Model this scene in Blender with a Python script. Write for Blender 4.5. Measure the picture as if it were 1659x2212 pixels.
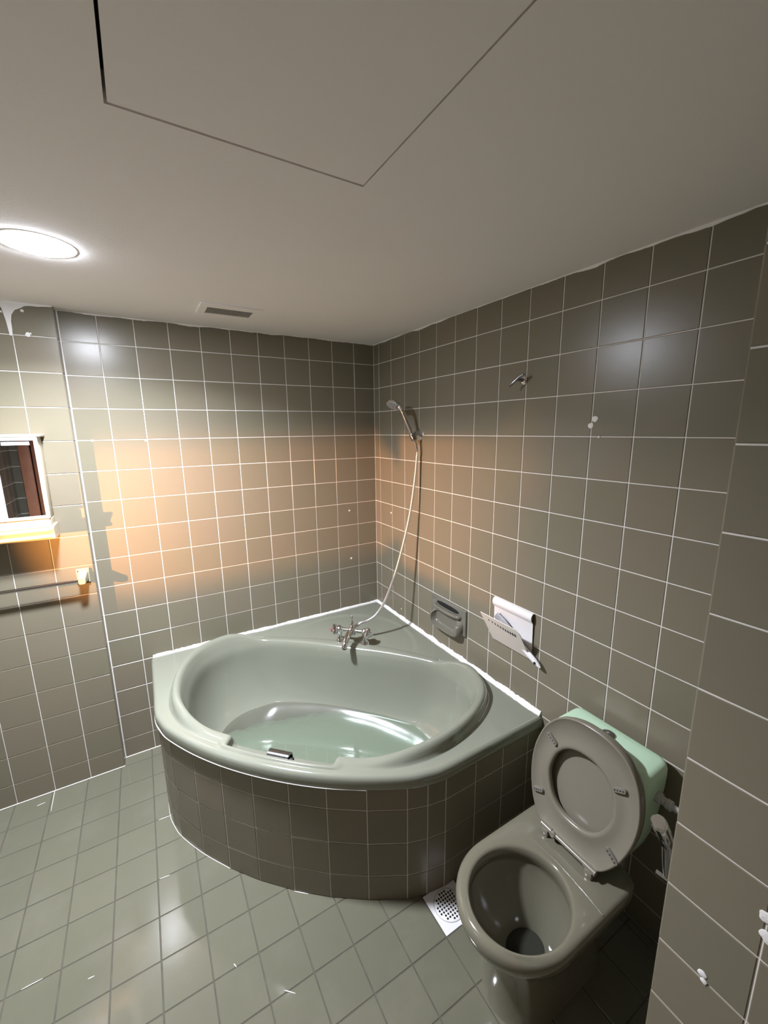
import bpy, bmesh, math, random
from mathutils import Vector, Matrix
from mathutils import noise as mnoise

for o in list(bpy.data.objects):
    bpy.data.objects.remove(o, do_unlink=True)
scene = bpy.context.scene
COL = scene.collection
R = random.Random(7)
V3 = Vector

# ------------------------------------------------------------------ camera
cam_d = bpy.data.cameras.new('camera')
cam = bpy.data.objects.new('camera', cam_d)
COL.objects.link(cam)
RT = V3((0.86134, -0.50788, -0.01207)); UP = V3((0.10989, 0.16305, 0.98048)); FW = V3((0.49600, 0.84585, -0.19626))
CP = V3((-1.38493, -2.47254, 1.79541))
m = Matrix((RT, UP, -FW)).transposed().to_4x4()
m.translation = CP
cam.matrix_world = m
cam_d.sensor_fit = 'HORIZONTAL'; cam_d.sensor_width = 36.0
cam_d.lens = 36.0 * 887.045 / 1659.0
cam_d.clip_start = 0.02
scene.camera = cam

# ------------------------------------------------------------------ world, exposure
w = bpy.data.worlds.new('world'); scene.world = w; w.use_nodes = True
w.node_tree.nodes['Background'].inputs[0].default_value = (0.02, 0.02, 0.02, 1)
w.node_tree.nodes['Background'].inputs[1].default_value = 1.0
vs = scene.view_settings
vs.view_transform = 'Standard'; vs.look = 'None'; vs.gamma = 1.0; vs.use_curve_mapping = False
vs.exposure = 1.92
LAMP_COOL = (0.86, 0.90, 1.0); LAMP_STRENGTH = 110.0; LAMP_W = 16.5       # ceiling downlight
WARM = (1.0, 0.41, 0.11); WARM_W = 60.0                    # unseen warm lamp at the left

# ------------------------------------------------------------------ materials
def newmat(name):
    mt = bpy.data.materials.new(name); mt.use_nodes = True
    nt = mt.node_tree
    return mt, nt, nt.nodes['Principled BSDF']

def setp(b, **k):
    for kk, v in k.items():
        b.inputs[kk.replace('_', ' ')].default_value = v

def plain(name, col, rough=0.5, metal=0.0, var=0.0, scale=8.0, bump=0.0, bscale=60.0, coat=0.0, spec=0.5):
    mt, nt, b = newmat(name)
    setp(b, Base_Color=(*col, 1), Roughness=rough, Metallic=metal, Coat_Weight=coat)
    b.inputs['Specular IOR Level'].default_value = spec
    tc = nt.nodes.new('ShaderNodeTexCoord')
    if var > 0:
        n = nt.nodes.new('ShaderNodeTexNoise'); n.inputs['Scale'].default_value = scale; n.inputs['Detail'].default_value = 5
        nt.links.new(tc.outputs['Object'], n.inputs['Vector'])
        mx = nt.nodes.new('ShaderNodeMix'); mx.data_type = 'RGBA'
        mx.inputs['A'].default_value = (*[c * (1 - var) for c in col], 1)
        mx.inputs['B'].default_value = (*[min(1, c * (1 + var)) for c in col], 1)
        nt.links.new(n.outputs['Fac'], mx.inputs['Factor'])
        nt.links.new(mx.outputs['Result'], b.inputs['Base Color'])
    if bump > 0:
        n2 = nt.nodes.new('ShaderNodeTexNoise'); n2.inputs['Scale'].default_value = bscale; n2.inputs['Detail'].default_value = 4
        nt.links.new(tc.outputs['Object'], n2.inputs['Vector'])
        bp = nt.nodes.new('ShaderNodeBump'); bp.inputs['Strength'].default_value = bump; bp.inputs['Distance'].default_value = 0.002
        nt.links.new(n2.outputs['Fac'], bp.inputs['Height'])
        nt.links.new(bp.outputs['Normal'], b.inputs['Normal'])
    return mt

def tilemat(name, ca, cb, rough, bump=0.03, stain=None, spec=0.5):
    """glazed tile: every tile a slightly different shade, faint mottling and relief"""
    mt, nt, b = newmat(name)
    oi = nt.nodes.new('ShaderNodeObjectInfo'); tc = nt.nodes.new('ShaderNodeTexCoord')
    n = nt.nodes.new('ShaderNodeTexNoise'); n.inputs['Scale'].default_value = 14; n.inputs['Detail'].default_value = 4
    add = nt.nodes.new('ShaderNodeVectorMath'); add.operation = 'ADD'
    sc = nt.nodes.new('ShaderNodeMath'); sc.operation = 'MULTIPLY'; sc.inputs[1].default_value = 37.0
    nt.links.new(oi.outputs['Random'], sc.inputs[0])
    nt.links.new(tc.outputs['Object'], add.inputs[0]); nt.links.new(sc.outputs[0], add.inputs[1])
    nt.links.new(add.outputs[0], n.inputs['Vector'])
    ma = nt.nodes.new('ShaderNodeMath'); ma.operation = 'MULTIPLY_ADD'; ma.inputs[1].default_value = 0.45
    h = nt.nodes.new('ShaderNodeMath'); h.operation = 'MULTIPLY'; h.inputs[1].default_value = 0.55
    nt.links.new(oi.outputs['Random'], h.inputs[0]); nt.links.new(n.outputs['Fac'], ma.inputs[0]); nt.links.new(h.outputs[0], ma.inputs[2])
    mx = nt.nodes.new('ShaderNodeMix'); mx.data_type = 'RGBA'
    mx.inputs['A'].default_value = (*ca, 1); mx.inputs['B'].default_value = (*cb, 1)
    nt.links.new(ma.outputs[0], mx.inputs['Factor'])
    last = mx.outputs['Result']
    if stain:
        n3 = nt.nodes.new('ShaderNodeTexNoise'); n3.inputs['Scale'].default_value = 3.2; n3.inputs['Detail'].default_value = 7; n3.inputs['Roughness'].default_value = 0.62
        geo = nt.nodes.new('ShaderNodeNewGeometry'); nt.links.new(geo.outputs['Position'], n3.inputs['Vector'])
        cr = nt.nodes.new('ShaderNodeValToRGB'); cr.color_ramp.elements[0].position = 0.5; cr.color_ramp.elements[1].position = 0.72
        nt.links.new(n3.outputs['Fac'], cr.inputs['Fac'])
        mf = nt.nodes.new('ShaderNodeMath'); mf.operation = 'MULTIPLY'; mf.inputs[1].default_value = 0.35
        nt.links.new(cr.outputs['Color'], mf.inputs[0])
        m2 = nt.nodes.new('ShaderNodeMix'); m2.data_type = 'RGBA'; m2.inputs['B'].default_value = (*stain, 1)
        nt.links.new(last, m2.inputs['A']); nt.links.new(mf.outputs[0], m2.inputs['Factor']); last = m2.outputs['Result']
    nt.links.new(last, b.inputs['Base Color'])
    b.inputs['Roughness'].default_value = rough; b.inputs['Specular IOR Level'].default_value = spec
    nb = nt.nodes.new('ShaderNodeTexNoise'); nb.inputs['Scale'].default_value = 45; nb.inputs['Detail'].default_value = 3
    nt.links.new(add.outputs[0], nb.inputs['Vector'])
    bp = nt.nodes.new('ShaderNodeBump'); bp.inputs['Strength'].default_value = bump; bp.inputs['Distance'].default_value = 0.004
    nt.links.new(nb.outputs['Fac'], bp.inputs['Height']); nt.links.new(bp.outputs['Normal'], b.inputs['Normal'])
    return mt

M = {}
M['tile'] = tilemat('glazed_wall_tile', (0.176, 0.164, 0.114), (0.206, 0.175, 0.127), 0.27, spec=0.34)
M['ftile'] = tilemat('glazed_floor_tile', (0.132, 0.129, 0.092), (0.154, 0.148, 0.107), 0.10, stain=(0.20, 0.19, 0.15))
M['grout'] = plain('white_grout', (0.74, 0.71, 0.66), 0.85, var=0.12, scale=30)
M['fgrout'] = plain('grey_floor_grout', (0.085, 0.075, 0.055), 0.8, var=0.6, scale=14)
M['ceil'] = plain('ceiling_paint', (0.88, 0.85, 0.83), 0.92, var=0.03, scale=2, bump=0.15, bscale=110)
M['plaster'] = plain('white_filler', (0.80, 0.78, 0.76), 0.8, var=0.08, scale=40, bump=0.4, bscale=150)
M['tub'] = plain('grey_green_acrylic', (0.222, 0.231, 0.182), 0.13, coat=0.4, var=0.03, scale=3)
M['toilet'] = plain('olive_ceramic', (0.165, 0.155, 0.112), 0.10, coat=0.3)
M['seat'] = plain('olive_plastic', (0.195, 0.176, 0.135), 0.22)
M['bumper'] = plain('bumper_rubber', (0.17, 0.16, 0.13), 0.45)
M['mint'] = plain('mint_plastic', (0.52, 0.72, 0.52), 0.28)
M['chrome'] = plain('chrome', (0.72, 0.72, 0.74), 0.09, metal=1.0)
M['hose'] = plain('ribbed_chrome_hose', (0.80, 0.79, 0.78), 0.30, metal=0.85)
M['dark'] = plain('dark_void', (0.008, 0.008, 0.008), 0.8)
M['darkmetal'] = plain('dark_chrome', (0.33, 0.33, 0.35), 0.16, metal=1.0)
M['white'] = plain('white_plastic', (0.78, 0.76, 0.76), 0.35)
M['flap'] = plain('cream_plastic', (0.72, 0.66, 0.60), 0.45)
M['grey'] = plain('grey_rubber', (0.30, 0.29, 0.31), 0.5)
M['cream'] = plain('cream_cabinet_plastic', (0.50, 0.44, 0.33), 0.38)
M['bracket'] = plain('beige_ceramic', (0.34, 0.31, 0.22), 0.2)
M['soap'] = plain('olive_soap_ceramic', (0.155, 0.148, 0.118), 0.12, coat=0.3)
M['pipe'] = plain('grey_pipe', (0.45, 0.44, 0.42), 0.4)
M['wood'] = plain('red_brown_wood', (0.46, 0.20, 0.12), 0.5, var=0.35, scale=9)
M['lampblack'] = plain('lamp_housing_paint', (0.03, 0.03, 0.03), 0.6)
M['black'] = plain('black_bristle', (0.012, 0.010, 0.012), 0.6)
M['red'] = plain('red_cap', (0.35, 0.06, 0.07), 0.3)

def mirror_mat():
    mt, nt, b = newmat('mirror_glass'); setp(b, Base_Color=(0.82, 0.84, 0.84, 1), Metallic=1.0, Roughness=0.015); return mt
M['mirror'] = mirror_mat()

def relief_mat():
    mt, nt, b = newmat('white_embossed_panel')
    setp(b, Base_Color=(0.86, 0.85, 0.86, 1), Roughness=0.5)
    tc = nt.nodes.new('ShaderNodeTexCoord')
    mp = nt.nodes.new('ShaderNodeMapping'); mp.inputs['Rotation'].default_value = (math.radians(90), 0, 0); mp.inputs['Scale'].default_value = (22, 22, 22)
    br = nt.nodes.new('ShaderNodeTexBrick'); br.inputs['Scale'].default_value = 1.0; br.inputs['Mortar Size'].default_value = 0.06
    nt.links.new(tc.outputs['Object'], mp.inputs[0]); nt.links.new(mp.outputs[0], br.inputs['Vector'])
    bp = nt.nodes.new('ShaderNodeBump'); bp.inputs['Strength'].default_value = 0.9; bp.inputs['Distance'].default_value = 0.004
    nt.links.new(br.outputs['Fac'], bp.inputs['Height']); nt.links.new(bp.outputs['Normal'], b.inputs['Normal'])
    return mt
M['relief'] = relief_mat()

def water_mat():
    mt, nt, b = newmat('bath_water')
    out = nt.nodes['Material Output']
    nt.nodes.remove(b)
    tr = nt.nodes.new('ShaderNodeBsdfTransparent'); tr.inputs['Color'].default_value = (0.91, 0.99, 0.95, 1)
    gl = nt.nodes.new('ShaderNodeBsdfGlossy'); gl.inputs['Roughness'].default_value = 0.03
    fr = nt.nodes.new('ShaderNodeFresnel'); fr.inputs['IOR'].default_value = 1.25
    tc = nt.nodes.new('ShaderNodeTexCoord')
    n = nt.nodes.new('ShaderNodeTexNoise'); n.inputs['Scale'].default_value = 9
    bp = nt.nodes.new('ShaderNodeBump'); bp.inputs['Strength'].default_value = 0.05; bp.inputs['Distance'].default_value = 0.01
    nt.links.new(tc.outputs['Object'], n.inputs['Vector']); nt.links.new(n.outputs['Fac'], bp.inputs['Height'])
    nt.links.new(bp.outputs['Normal'], gl.inputs['Normal']); nt.links.new(bp.outputs['Normal'], fr.inputs['Normal'])
    mx = nt.nodes.new('ShaderNodeMixShader')
    nt.links.new(fr.outputs[0], mx.inputs[0]); nt.links.new(tr.outputs[0], mx.inputs[1]); nt.links.new(gl.outputs[0], mx.inputs[2])
    nt.links.new(mx.outputs[0], out.inputs['Surface'])
    return mt
M['water'] = water_mat()
M['wcwater'] = plain('toilet_water', (0.03, 0.03, 0.024), 0.03)

def emit_mat(name, col, s):
    mt, nt, b = newmat(name)
    setp(b, Base_Color=(0.9, 0.9, 0.9, 1), Roughness=0.4)
    b.inputs['Emission Color'].default_value = (*col, 1); b.inputs['Emission Strength'].default_value = s
    return mt
M['lamp'] = emit_mat('lamp_diffuser', LAMP_COOL, LAMP_STRENGTH)
M['bulb'] = emit_mat('warm_bulb', WARM, 2.0)

def grid_mat():
    mt, nt, b = newmat('tiled_far_wall')
    geo = nt.nodes.new('ShaderNodeNewGeometry')
    sep = nt.nodes.new('ShaderNodeSeparateXYZ'); nt.links.new(geo.outputs['Position'], sep.inputs[0])
    ad = nt.nodes.new('ShaderNodeMath'); ad.operation = 'ADD'; nt.links.new(sep.outputs[0], ad.inputs[0]); nt.links.new(sep.outputs[1], ad.inputs[1])
    cb = nt.nodes.new('ShaderNodeCombineXYZ'); nt.links.new(ad.outputs[0], cb.inputs[0]); nt.links.new(sep.outputs[2], cb.inputs[1])
    br = nt.nodes.new('ShaderNodeTexBrick'); br.offset = 0; br.squash = 1
    br.inputs['Scale'].default_value = 1; br.inputs['Mortar Size'].default_value = 0.0025
    br.inputs['Brick Width'].default_value = 0.15; br.inputs['Row Height'].default_value = 0.15
    br.inputs['Color1'].default_value = (0.128, 0.130, 0.098, 1); br.inputs['Color2'].default_value = (0.15, 0.138, 0.108, 1); br.inputs['Mortar'].default_value = (0.74, 0.71, 0.66, 1)
    nt.links.new(cb.outputs[0], br.inputs['Vector']); nt.links.new(br.outputs['Color'], b.inputs['Base Color'])
    setp(b, Roughness=0.3)
    return mt
M['gridwall'] = grid_mat()

# ------------------------------------------------------------------ helpers
def link(o, parent=None):
    COL.objects.link(o)
    if parent is not None: o.parent = parent
    return o

def tag(o, label=None, cat=None, group=None, kind=None):
    if label: o['label'] = label
    if cat: o['category'] = cat
    if group: o['group'] = group
    if kind: o['kind'] = kind
    return o

def empty(name, loc=(0, 0, 0)):
    o = bpy.data.objects.new(name, None); o.location = loc; o.empty_display_size = 0.05
    return link(o)

class MB:
    """mesh builder working in world coordinates; .build() makes one object whose origin is the parent's"""
    def __init__(s): s.v = []; s.f = []
    def add(s, vs, fs):
        b = len(s.v); s.v += [V3(q) for q in vs]; s.f += [tuple(i + b for i in f) for f in fs]; return s
    def box(s, lo, hi, bev=0.0, seg=2, mat=None):
        bm = bmesh.new()
        c = [(a + b) / 2 for a, b in zip(lo, hi)]; d = [abs(b - a) for a, b in zip(lo, hi)]
        bmesh.ops.create_cube(bm, size=1.0)
        for v in bm.verts: v.co = V3((c[0] + v.co.x * d[0], c[1] + v.co.y * d[1], c[2] + v.co.z * d[2]))
        if bev > 0: bmesh.ops.bevel(bm, geom=bm.edges[:], offset=bev, segments=seg, profile=0.5, affect='EDGES')
        s.frombm(bm, mat); return s
    def frombm(s, bm, mat=None):
        bm.verts.ensure_lookup_table(); bm.verts.index_update()
        vs = [(mat @ v.co) if mat else v.co.copy() for v in bm.verts]
        s.add(vs, [[v.index for v in f.verts] for f in bm.faces]); bm.free()
    def rings(s, rs, closed=True, cap0=False, cap1=False):
        n = len(rs[0]); vs = [q for r in rs for q in r]; fs = []
        for i in range(len(rs) - 1):
            for j in range(n if closed else n - 1):
                k = (j + 1) % n
                fs.append((i * n + j, i * n + k, (i + 1) * n + k, (i + 1) * n + j))
        if cap0: fs.append(tuple(reversed(range(n))))
        if cap1: fs.append(tuple((len(rs) - 1) * n + j for j in range(n)))
        return s.add(vs, fs)
    def tube(s, path, rad, seg=14, caps=True):
        P = [V3(p) for p in path]; n = len(P)
        rad = rad if isinstance(rad, (list, tuple)) else [rad] * n
        T = []
        for i in range(n):
            t = (P[min(i + 1, n - 1)] - P[max(i - 1, 0)])
            T.append(t.normalized())
        ref = V3((0, 0, 1)) if abs(T[0].z) < 0.9 else V3((1, 0, 0))
        N = (ref - T[0] * ref.dot(T[0])).normalized(); rs = []
        for i in range(n):
            N = (N - T[i] * N.dot(T[i])).normalized(); B = T[i].cross(N)
            rs.append([P[i] + (N * math.cos(a) + B * math.sin(a)) * rad[i] for a in [2 * math.pi * k / seg for k in range(seg)]])
        return s.rings(rs, True, caps, caps)
    def lathe(s, prof, origin, axis, seg=28, lobes=0, amp=0.0):
        """prof: list of (radius, height along axis)"""
        A = V3(axis).normalized(); ref = V3((0, 0, 1)) if abs(A.z) < 0.9 else V3((1, 0, 0))
        N = (ref - A * ref.dot(A)).normalized(); B = A.cross(N); O = V3(origin); rs = []
        for r, h in prof:
            rs.append([O + A * h + (N * math.cos(a) + B * math.sin(a)) * (max(r, 1e-5) * (1 + amp * math.cos(lobes * a))) for a in [2 * math.pi * k / seg for k in range(seg)]])
        return s.rings(rs, True, True, True)
    def prism(s, poly, axis, t):
        """poly: 3d outline; extruded along axis by t"""
        n = len(poly); A = V3(axis) * t
        vs = [V3(p) for p in poly] + [V3(p) + A for p in poly]
        fs = [tuple(range(n)), tuple(reversed(range(n, 2 * n)))] + [(i, i + n, (i + 1) % n + n, (i + 1) % n) for i in range(n)]
        return s.add(vs, fs)
    def build(s, name, mat, parent=None, smooth=None, base=None):
        """base: world location of parent's origin (parents are unrotated)"""
        me = bpy.data.meshes.new(name)
        off = V3(base) if base is not None else (parent_loc(parent) if parent else V3((0, 0, 0)))
        own = off if parent is None else V3((0, 0, 0))
        vs = [v - off for v in s.v]
        me.from_pydata([tuple(v) for v in vs], [], s.f); me.update()
        bm = bmesh.new(); bm.from_mesh(me); bmesh.ops.recalc_face_normals(bm, faces=bm.faces[:]); bm.to_mesh(me); bm.free()
        me.materials.append(M[mat] if isinstance(mat, str) else mat)
        o = bpy.data.objects.new(name, me); link(o, parent)
        if parent is None: o.location = own
        if smooth is not None:
            me.polygons.foreach_set('use_smooth', [True] * len(me.polygons))
            if smooth < 179: me.set_sharp_from_angle(angle=math.radians(smooth))
        return o

def parent_loc(p):
    l = V3((0, 0, 0))
    while p is not None: l += p.location; p = p.parent
    return l

def spline(pts, n=12, closed=False):
    """Catmull-Rom through points"""
    P = [V3(p) for p in pts]; out = []; N = len(P)
    for i in range(N if closed else N - 1):
        p0 = P[(i - 1) % N] if closed or i > 0 else P[i]; p1 = P[i]; p2 = P[(i + 1) % N]; p3 = P[(i + 2) % N] if closed or i + 2 < N else P[i + 1]
        for k in range(n):
            t = k / n
            out.append(0.5 * ((2 * p1) + (p2 - p0) * t + (2 * p0 - 5 * p1 + 4 * p2 - p3) * t * t + (3 * p1 - p0 - 3 * p2 + p3) * t ** 3))
    if not closed: out.append(P[-1])
    return out

def smooth01(x, a, b):
    t = min(1, max(0, (x - a) / (b - a))); return t * t * (3 - 2 * t)

# tile meshes: local z = outward normal, front face at z=0
GR = 0.0036
_tc = {}
def tile_mesh(wd, ht, mat, th=0.006):
    key = (round(wd, 4), round(ht, 4), mat)
    if key in _tc: return _tc[key]
    a = wd / 2 - GR / 2; b = ht / 2 - GR / 2; e = 0.0013
    vs = []
    for x, y, z in ((a - e, b - e, 0), (a, b, -e), (a, b, -th)):
        vs += [(-x, -y, z), (x, -y, z), (x, y, z), (-x, y, z)]
    fs = [(0, 1, 2, 3)]
    for r in (0, 4):
        for j in range(4):
            k = (j + 1) % 4; fs.append((r + 4 + j, r + 4 + k, r + k, r + j))
    me = bpy.data.meshes.new('tile'); me.from_pydata(vs, [], fs); me.update(); me.materials.append(M[mat])
    _tc[key] = me
    return me

def put_tile(parent, c, U, W, wd, ht, mat='tile', jit=0.0022, name='tile'):
    o = bpy.data.objects.new(name, tile_mesh(wd, ht, mat))
    U = V3(U); W = V3(W); N = U.cross(W)
    N = (N + U * R.uniform(-jit, jit) + W * R.uniform(-jit, jit)).normalized()
    U = (U - N * U.dot(N)).normalized(); W = N.cross(U)
    mm = Matrix((U, W, N)).transposed().to_4x4(); mm.translation = V3(c) - parent_loc(parent)
    COL.objects.link(o); o.parent = parent; o.matrix_local = mm
    return o

def ceil_z(x, y): return 2.338 - 0.0037 * x + 0.0053 * y
ZJ = [0.0] + [0.1124 + 0.15 * n for n in range(15)]      # horizontal joints, last row runs up to the ceiling

def tile_wall(parent, origin, U, joints, zfun, skip=None, zj=ZJ, dz=0.0):
    """joints: distances along U; rows on the common joint heights"""
    U = V3(U); O = V3(origin)
    for i in range(len(joints) - 1):
        a, b = joints[i], joints[i + 1]; c = O + U * ((a + b) / 2)
        rows = [0.0] + [z + dz for z in zj[1:]] + [zfun(c.x, c.y)]
        for k in range(len(rows) - 1):
            z0, z1 = rows[k], rows[k + 1]
            cc = V3((c.x, c.y, (z0 + z1) / 2))
            if skip and skip(cc): continue
            put_tile(parent, cc, U, (0, 0, 1), abs(b - a), z1 - z0)

# ------------------------------------------------------------------ the room
XL, YF = -2.43, -2.95          # left wall, wall behind the camera
PX, PY = -0.5362, -2.1729      # projecting partition: face x, edge y
PILX, PILY = -1.6474, -0.0674  # pier: edge x, face y
GB = 0.0019                    # grout lies this far behind the tile face

def struct(name, mb, mat, label, cat='wall', smooth=None):
    o = mb.build(name, mat, None, smooth); tag(o, label, cat, kind='structure'); return o

fl = struct('floor', MB().box((XL - .1, YF - .1, -0.08), (0.1, 0.1, -GB)), 'fgrout', 'glossy olive-beige tiled bathroom floor', 'floor')
wb = struct('wall_back', MB().box((PILX - .01, GB, -0.02), (0.06, 0.08, 2.42)), 'grout', 'olive tiled wall behind the corner bathtub, lit by a warm glow')
wr = struct('wall_right', MB().box((GB, PY, -0.02), (0.08, GB, 2.42)), 'grout', 'olive tiled wall with shower, soap dish and toilet')
wp = struct('wall_pier', MB().box((XL, PILY + GB + .001, -0.02), (PILX + 0.0005, 0.08, 2.42)), 'grout', 'tiled pier at the left with mirror cabinet and towel rail')
wq = struct('wall_partition', MB().box((PX + GB, YF, -0.02), (0.08, PY - GB, 2.42)), 'grout', 'projecting olive tiled wall at the right edge')
wl = struct('wall_left', MB().box((XL - .08, YF, -0.02), (XL, 0.08, 2.42)), 'gridwall', 'tiled wall out of view on the left')
# front wall with a doorway
DX0, DX1, DZ = -2.28, -1.50, 2.02
mb = MB().box((XL, YF - .1, -0.02), (DX0, YF, 2.42)).box((DX1, YF - .1, -0.02), (PX + .1, YF, 2.42)).box((DX0, YF - .1, DZ), (DX1, YF, 2.42))
wf = struct('wall_front', mb, 'gridwall', 'tiled wall behind the viewer with doorway')
mb = MB().box((DX0 - .085, YF - .1, 0), (DX0, YF + .022, DZ + .07), .006).box((DX1, YF - .1, 0), (DX1 + .085, YF + .022, DZ + .07), .006).box((DX0 - .085, YF - .1, DZ), (DX1 + .085, YF + .022, DZ + .085), .006)
tr = mb.build('trim_1', 'wood', None, 30); tag(tr, 'reddish brown wooden door frame', 'door frame', kind='structure')
mb = MB().box((DX0, YF - .09, 0.005), (DX1, YF - .05, DZ), .003)
dr = mb.build('door_1', 'wood', None, 30); tag(dr, 'brown wooden bathroom door', 'door', kind='structure')
MB().lathe([(0.024, 0), (0.024, .006), (.010, .012), (.010, .04), (.022, .046), (.024, .06), (.012, .07)], (DX1 - .07, YF - .05, 1.0), (0, 1, 0)).build('door_knob', 'chrome', dr, 40)

# ceiling with a hatch opening
HX0, HX1, HY0, HY1 = -1.368, -0.890, -2.15, -1.554
g = 0.009
def ceil_slab(mb, x0, x1, y0, y1, t=0.05, dz=0.0):
    vs = [(x, y, ceil_z(x, y) + dz + k) for k in (0, t) for x, y in ((x0, y0), (x1, y0), (x1, y1), (x0, y1))]
    return mb.add(vs, [(3, 2, 1, 0), (4, 5, 6, 7), (0, 1, 5, 4), (1, 2, 6, 5), (2, 3, 7, 6), (3, 0, 4, 7)])
mb = MB()
g2 = .005
ceil_slab(mb, XL - .1, HX0 - g2, YF - .1, .1); ceil_slab(mb, HX1 + g2, .1, YF - .1, .1)
ceil_slab(mb, HX0 - g2, HX1 + g2, YF - .1, HY0 - g); ceil_slab(mb, HX0 - g2, HX1 + g2, HY1 + g, .1)
ce = struct('ceiling', mb, 'ceil', 'low grey-white painted ceiling', 'ceiling')
mb = MB(); ceil_slab(mb, HX0 - .05, HX1 + .05, HY0 - .05, HY1 + .05, t=.02, dz=.055)
mb.build('hatch_void', 'dark', ce)
mb = MB(); ceil_slab(mb, HX0, HX1, HY0, HY1, t=.018, dz=-.0015)
hp = mb.build('ceiling_hatch', 'ceil'); tag(hp, 'rectangular access panel set into the ceiling', 'hatch')

# plaster that laps over the top edge of the tiles
def lap(p0, p1, nrm, seed, a=.004, b=.016, mb=None):
    p0, p1, nrm = V3(p0), V3(p1), V3(nrm); n = int((p1 - p0).length / .012)
    front, low = [], []
    mb = mb or MB(); rs = []
    for i in range(n + 1):
        p = p0.lerp(p1, i / n); z = ceil_z(p.x, p.y)
        h = a + (b - a) * max(0, mnoise.noise(V3((i * .09 + seed, seed * 3.1, 0))) + .25) + .002 * mnoise.noise(V3((i * .7, seed, 2)))
        rs.append([p + V3((0, 0, z - p.z)) + nrm * .0005, p + V3((0, 0, z - p.z)) + nrm * .0035, p + V3((0, 0, z - h - p.z)) + nrm * .0028, p + V3((0, 0, z - h - .001 - p.z)) + nrm * .0003])
    mb.rings(rs, False); return mb
lap((PILX, 0, 0), (0, 0, 0), (0, -1, 0), 1.3, .001, .010).build('plaster_edge', 'ceil', ce, 60)
lap((0, 0, 0), (0, PY, 0), (-1, 0, 0), 5.7, .001, .011).build('plaster_edge', 'ceil', ce, 60)
lap((XL, PILY, 0), (PILX, PILY, 0), (0, -1, 0), 9.1, .002, .012).build('plaster_edge', 'ceil', ce, 60)

# tiles
in_tub = lambda p: p.z < 0.50 and p.x > -1.40 and p.y > -1.40
bj = [0.0] + [0.1450 + 0.15 * j for j in range(10)] + [1.6403]
tile_wall(wb, (0, 0, 0), (-1, 0, 0), bj, ceil_z, in_tub) if False else None
def wall_tiles(parent, start, dirv, joints, skip=None, dz=0.0):
    """dirv: the +U axis that makes U x Z point into the room"""
    tile_wall(parent, start, dirv, joints, ceil_z, skip, dz=dz)
# back wall faces -y: U=+x  (x cross z = -y)
wall_tiles(wb, (0, 0, 0), (1, 0, 0), sorted([-a for a in bj]), in_tub)
# right wall faces -x: U=-y  (-y cross z = -x)
rj = [0.0] + [0.0662 + 0.15 * k for k in range(14)] + [-PY]
soap_cell = lambda p: abs(p.z - .7874) < .05 and -.97 < p.y < -.665
wall_tiles(wr, (0, 0, 0), (0, -1, 0), rj, lambda p: in_tub(p) or soap_cell(p))
# pier front faces -y
pj_ = [0, .15, .30, .45, .60, .75, -XL + PILX]
wall_tiles(wp, (PILX, PILY, 0), (1, 0, 0), sorted([-a for a in pj_[1:]] + [.0035]))
# pier return faces +x: U=+y
wall_tiles(wp, (PILX + .004, PILY, 0), (0, 1, 0), [.0005, -PILY])
# partition face -x, return +y (U=-x : -x cross z = +y)
wall_tiles(wq, (PX, PY, 0), (0, -1, 0), [0, .15, .30, .45, .60, PY - YF], dz=.0026)
wall_tiles(wq, (PX, PY, 0), (1, 0, 0), [0, .15, .30, .45, -PX]) if False else None
for a, b in ((0, .15), (.15, .30), (.30, .45), (.45, -PX)):
    rows = [0.0] + [z + .0026 for z in ZJ[1:]] + [ceil_z(0, PY)]
    for k in range(len(rows) - 1):
        put_tile(wq, (PX + (a + b) / 2, PY, (rows[k] + rows[k + 1]) / 2), (-1, 0, 0), (0, 0, 1), b - a, rows[k + 1] - rows[k])

# floor tiles: drain cell left out
FX0, FXS, FY0, FYS = -1.514, 0.1481, -0.5246, 0.1516
APR = [(-1.45, 0.0), (-1.45, -.077), (-1.45, -.227), (-1.45, -.377), (-1.45, -.527), (-1.436, -.602), (-1.410, -.677), (-1.337, -.808), (-1.251, -.932), (-1.155, -1.046),
       (-1.046, -1.155), (-.932, -1.251), (-.808, -1.337), (-.677, -1.410), (-.602, -1.436), (-.527, -1.45), (-.377, -1.45), (-.227, -1.45), (-.077, -1.45), (0.0, -1.45)]
def inside_poly(x, y, poly):
    r = False; n = len(poly)
    for i in range(n):
        (x0, y0), (x1, y1) = poly[i], poly[(i + 1) % n]
        if (y0 > y) != (y1 > y) and x < (x1 - x0) * (y - y0) / (y1 - y0) + x0: r = not r
    return r
TPOLY = APR + [(0.05, 0.05)]
xs = [FX0 + FXS * i for i in range(-7, 12)]; ys = [FY0 - FYS * i for i in range(-4, 17)]
DRAIN = None
for i in range(len(xs) - 1):
    for j in range(len(ys) - 1):
        x0, x1 = max(xs[i], XL), min(xs[i + 1], 0.0); y1, y0 = min(ys[j], 0.0), max(ys[j + 1], YF)
        if x1 - x0 < .01 or y1 - y0 < .01: continue
        cx, cy = (x0 + x1) / 2, (y0 + y1) / 2
        if cx > PX and cy < PY: continue
        if cx < PILX and cy > PILY: continue
        if all(inside_poly(px, py, TPOLY) for px, py in ((x0, y0), (x1, y0), (x0, y1), (x1, y1))): continue
        if x0 < -.55 < x1 and y0 < -1.51 < y1: DRAIN = (x0, x1, y0, y1); continue
        put_tile(fl, (cx, cy, 0), (1, 0, 0), (0, 1, 0), x1 - x0, y1 - y0, 'ftile', jit=.0015)

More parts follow.
